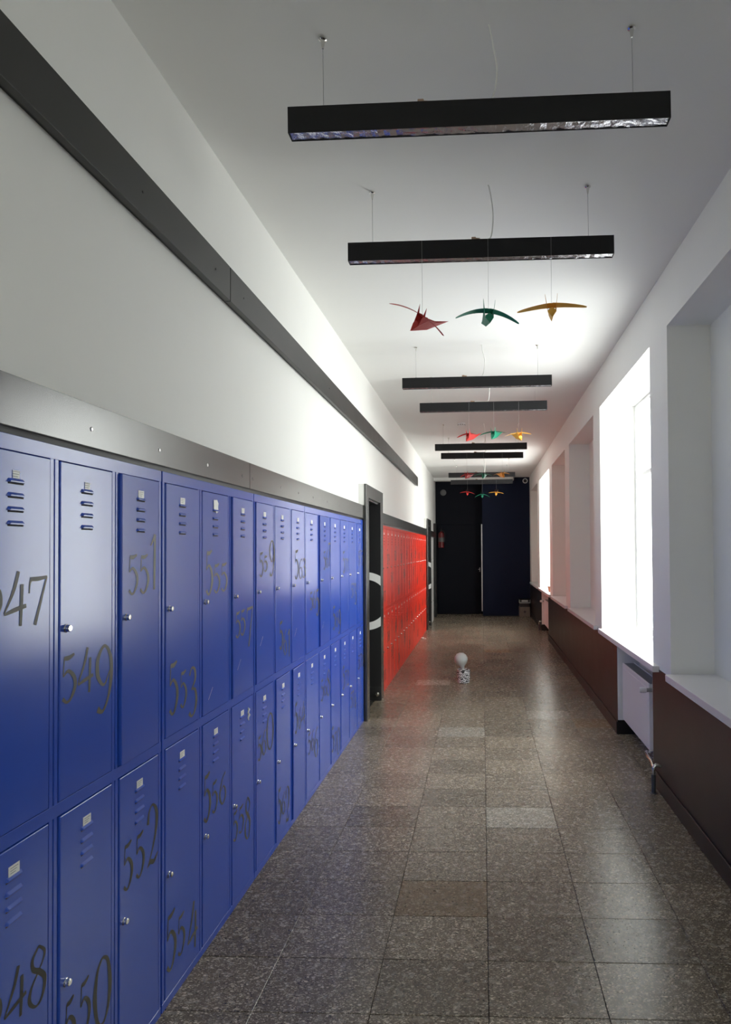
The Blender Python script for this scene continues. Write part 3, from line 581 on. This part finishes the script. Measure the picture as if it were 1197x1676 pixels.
# ------------------------------------------------------------------ radiators
def radiator(a, c, near_end, label):
    t = thing('radiator', label, 'radiator', (0, 0, 0), 'panel radiators in the right wall')
    x0, x1, z0, z1 = 1.120, 1.222, 0.130, 0.582
    b = B(); b.box(x0, x0 + 0.012, a, c, z0, z1, bevel=0.006, seg=2); b.box(x0 - 0.0015, x0 + 0.004, a + 0.035, c - 0.035, z0 + 0.035, z1 - 0.035, bevel=0.0012)
    b.obj('front_panel', 'radiator', t)
    B().box(x1 - 0.012, x1, a, c, z0, z1, bevel=0.004).obj('rear_panel', 'radiator', t)
    for ye in (a, c - 0.006): B().box(x0 + 0.010, x1 - 0.010, ye, ye + 0.006, z0 + 0.01, z1 - 0.002, bevel=0.001).obj('end_cover', 'radiator', t)
    g = B(); k = a + 0.012
    while k < c - 0.014: g.box(x0 + 0.013, x1 - 0.013, k, k + 0.006, z1 - 0.014, z1 - 0.003); k += 0.014
    g.box(x0 + 0.012, x1 - 0.012, a + 0.007, c - 0.007, z1 - 0.022, z1 - 0.015)
    gg = g.obj('top_grille', 'grille', t)
    ye = a if near_end else c; s = -1 if near_end else 1
    B().tube([(1.150, ye, 0.545), (1.150, ye + s * 0.035, 0.545)], 0.016, n=12).tube([(1.150, ye + s * 0.018, 0.545), (1.095, ye + s * 0.018, 0.545)], 0.014, n=12).obj('valve_body', 'grille', t, smooth=True)
    B().lathe([(0.017, 0), (0.020, -0.006), (0.020, -0.040), (0.016, -0.046)], (1.098, ye + s * 0.018, 0.545), 'X', 18).obj('thermostat_knob', 'radiator', t, smooth=True)
    # return valve and pipes at the bottom corner, dropping into the floor in front of the dado
    yb = ye
    B().tube([(1.165, yb, 0.165), (1.165, yb + s * 0.05, 0.165), (1.150, yb + s * 0.075, 0.165), (1.10, yb + s * 0.09, 0.150)], [0.011, 0.011, 0.013, 0.011], n=10).lathe([(0.018, 0), (0.018, 0.022)], (1.14, yb + s * 0.08, 0.16), 'X', 6).obj('lock_shield_valve', 'chrome', t, smooth=True)
    yp = yb + s * 0.41 if near_end else yb + s * 0.10
    B().tube(smooth([(1.10, yb + s * 0.09, 0.150), (1.06, yb + s * 0.14, 0.165), (1.045, yp - s * 0.06, 0.17), (1.040, yp - s * 0.01, 0.16), (1.038, yp, 0.13), (1.038, yp, 0.10)], 5), 0.0095, n=10).obj('elbow_pipe', 'chrome', t, smooth=True)
    B().tube([(1.038, yp, 0.115), (1.038, yp, 0.0)], 0.0135, n=12).lathe([(0.022, 0.0), (0.022, 0.003), (0.014, 0.006)], (1.038, yp, 0.0), 'Z', 14).obj('drop_pipe', 'pipe', t, smooth=True)
    B().tube(smooth([(1.038, yp, 0.155), (1.055, yp - s * 0.0, 0.172), (1.083, yp, 0.162)], 5), 0.011, n=10).obj('wall_elbow', 'steel', t, smooth=True)
radiator(4.425, 5.255, True, 'white panel radiator in the recess under the nearest bright window')
radiator(10.78, 11.86, False, 'white panel radiator in the far recess, under the window with the plant')

# ------------------------------------------------------------------ small things
t = thing('potted_plant', 'small leafy potted plant on the sill of the far bright window', 'plant', (1.155, 10.98, SILL))
B().lathe([(0.035, 0), (0.048, 0.075), (0.052, 0.075), (0.052, 0.09), (0.045, 0.09), (0.043, 0.078)], n=16).obj('pot', 'clay', t, smooth=True)
B().lathe([(0.043, 0.074), (0.042, 0.080)], n=14).obj('soil', 'soil', t)
rnd = random.Random(5); st = B()
for k in range(9):
    a = k * 2.4; rr = 0.05 + 0.05 * rnd.random(); hh = 0.17 + 0.16 * rnd.random()
    tip = Vector((rr * math.cos(a) * 0.8, rr * math.sin(a), hh)); st.tube([(0, 0, 0.078), (tip.x * 0.4, tip.y * 0.4, hh * 0.6), tuple(tip)], [0.002, 0.0015, 0.001], n=5)
    for j in (0.7, 0.85, 1.0):
        c = tip * j; c.z = 0.078 + (hh - 0.078) * j; d_ = Vector((math.cos(a + j * 5), math.sin(a + j * 5), 0.25)).normalized() * 0.045; sd = Vector((-d_.y, d_.x, 0)).normalized() * 0.011
        lf = B(); up_ = Vector((0, 0, 0.006))
        lf.face([c, c + d_ * 0.5 + sd + up_, c + d_]); lf.face([c, c + d_, c + d_ * 0.5 - sd + up_]); lf.obj('leaf', 'leaf', t)
st.obj('stem', 'leaf', t)

t = thing('smoke_detector', 'small round white smoke detector on the ceiling beyond the fourth lamp', 'smoke detector', (-0.256, 8.35, ZC))
B().lathe([(0.052, 0.0), (0.052, -0.012), (0.046, -0.026), (0.026, -0.034)], n=20).obj('housing', 'frame', t, smooth=True)
v = B()
for k in range(10): a = k * math.pi / 5; v.box(-0.006 + 0.0465 * math.cos(a), 0.006 + 0.0465 * math.cos(a), -0.006 + 0.0465 * math.sin(a), 0.006 + 0.0465 * math.sin(a), -0.024, -0.018)
v.obj('vent_slots', 'black', t)

t = thing('wall_vent', 'round dark grey vent cover high on the left of the navy end wall', 'vent', (-0.906, Y1, 2.84))
B().lathe([(0.072, 0.0), (0.072, -0.012), (0.060, -0.018), (0.012, -0.018)], n=24, axis='Y').obj('cover', 'vent_grey', t, smooth=True)
t = thing('wall_vent', 'white ring vent with a dark centre high on the right of the navy end wall', 'vent', (0.988, 14.7, 3.055))
b = B(); n = 24; pr = None; rings = []
for k in range(n + 1):
    a = 2 * math.pi * k / n; c, s = math.cos(a), math.sin(a)
    cur = [(r * c, h, r * s) for r, h in ((0.058, 0.0), (0.058, -0.012), (0.050, -0.016), (0.040, -0.012), (0.040, 0.0))]
    if pr: [b.face((pr[q], pr[q + 1], cur[q + 1], cur[q])) for q in range(4)]
    pr = cur
b.obj('ring', 'frame', t); B().lathe([(0.040, -0.002), (0.036, -0.006), (0.010, -0.008)], axis='Y', n=20).obj('centre_disc', 'black', t)

t = thing('fire_extinguisher', 'red fire extinguisher hung on the dark left part of the end wall', 'fire extinguisher', (-0.955, Y1 - 0.085, 1.545))
B().lathe([(0.055, 0.0), (0.064, 0.012), (0.066, 0.30), (0.056, 0.345), (0.025, 0.37), (0.018, 0.385)], n=20).obj('cylinder', 'fire', t, smooth=True)
B().lathe([(0.0668, 0.14), (0.0668, 0.24)], n=20).obj('paper_label', 'vent_grey', t, smooth=True)
B().box(-0.014, 0.014, -0.014, 0.014, 0.385, 0.41).box(-0.008, 0.008, -0.075, 0.02, 0.415, 0.423).box(-0.008, 0.008, -0.065, 0.01, 0.432, 0.440).obj('handle', 'black', t)
B().tube(smooth([(0.014, 0, 0.395), (0.06, 0, 0.38), (0.082, 0, 0.30), (0.078, 0, 0.14)], 6), 0.008, n=8).obj('hose', 'black', t, smooth=True)
B().box(-0.02, 0.02, 0.055, 0.084, 0.30, 0.34).obj('wall_bracket', 'black', t)

t = thing('cardboard_box', 'grey-brown box standing on the floor at the right of the navy end wall', 'box', (0.935, 14.52, 0))
b = B(); b.box(-0.115, 0.115, -0.15, 0.15, 0, 0.215, bevel=0.003); b.obj('carton', 'card', t)
B().box(-0.004, 0.004, -0.1515, 0.1515, 0.02, 0.2165).obj('seam_tape', 'label' if False else 'vent_grey', t)
B().lathe([(0.026, -0.0005), (0.022, -0.0012)], (0.0, -0.150, 0.11), 'Y', 12).obj('hand_hole', 'black', t)
t = thing('storage_crate', 'black crate with a pale rim stacked on the grey-brown box by the end wall', 'crate', (0.935, 14.52, 0.2175))
B().box(-0.105, 0.105, -0.13, 0.13, 0.0, 0.10, bevel=0.004).obj('crate_body', 'black', t)
r_ = B()
for x0, x1, y0, y1 in ((-0.125, 0.125, -0.15, -0.135), (-0.125, 0.125, 0.135, 0.15), (-0.125, -0.11, -0.135, 0.135), (0.11, 0.125, -0.135, 0.135)): r_.box(x0, x1, y0, y1, 0.085, 0.165, bevel=0.003)
r_.box(-0.112, 0.112, -0.137, 0.137, 0.10, 0.16); r_.obj('rim', 'black', t)
fr_ = B()
for x0, x1, z0, z1 in ((-0.125, 0.125, 0.085, 0.100), (-0.125, -0.115, 0.100, 0.165), (0.115, 0.125, 0.1, 0.165)): fr_.box(x0, x1, -0.1525, -0.150, z0, z1)
fr_.obj('pale_edge', 'steel', t); B().box(-0.07, 0.07, -0.1525, -0.150, 0.115, 0.152, bevel=0.001).obj('label_plate', 'steel', t)

t = thing('striped_pot', 'small black-and-white zebra striped pot standing in the middle of the floor', 'pot', (-0.222, 7.30, 0))
B().lathe([(0.062, 0.0), (0.070, 0.006), (0.073, 0.10), (0.073, 0.150), (0.069, 0.150), (0.067, 0.130), (0.01, 0.128)], n=28).obj('pot_body', 'zebra', t, smooth=True)
t = tag(B().lathe([(0.012, 0), (0.020, 0.012), (0.030, 0.035), (0.058, 0.062), (0.073, 0.092), (0.076, 0.118), (0.066, 0.152), (0.040, 0.178), (0.010, 0.186)], n=24).obj('pale_balloon', 'ball', loc=(-0.232, 7.298, 0.151), smooth=True), 'pale grey balloon sitting in the zebra striped pot', 'balloon')
t.rotation_euler = (0, -0.16, 0)
for i, (x, y, s, lab) in enumerate(((-1.018, 10.86, 0.028, 'larger crumpled white paper scrap on the floor beside the red lockers'), (-0.970, 10.80, 0.020, 'smaller crumpled white paper scrap on the floor, just right of the larger one'))):
    bm_ = B(); bmesh.ops.create_icosphere(bm_.bm, subdivisions=2, radius=s)
    rnd = random.Random(i)
    for v in bm_.bm.verts: v.co *= rnd.uniform(0.65, 1.1); v.co.z *= 0.6; v.co.z = max(v.co.z, -s * 0.45)
    tag(bm_.obj('paper_scrap', 'paper', loc=(x, y, s * 0.45 + 0.001)), lab, 'paper', 'paper scraps by the red lockers')
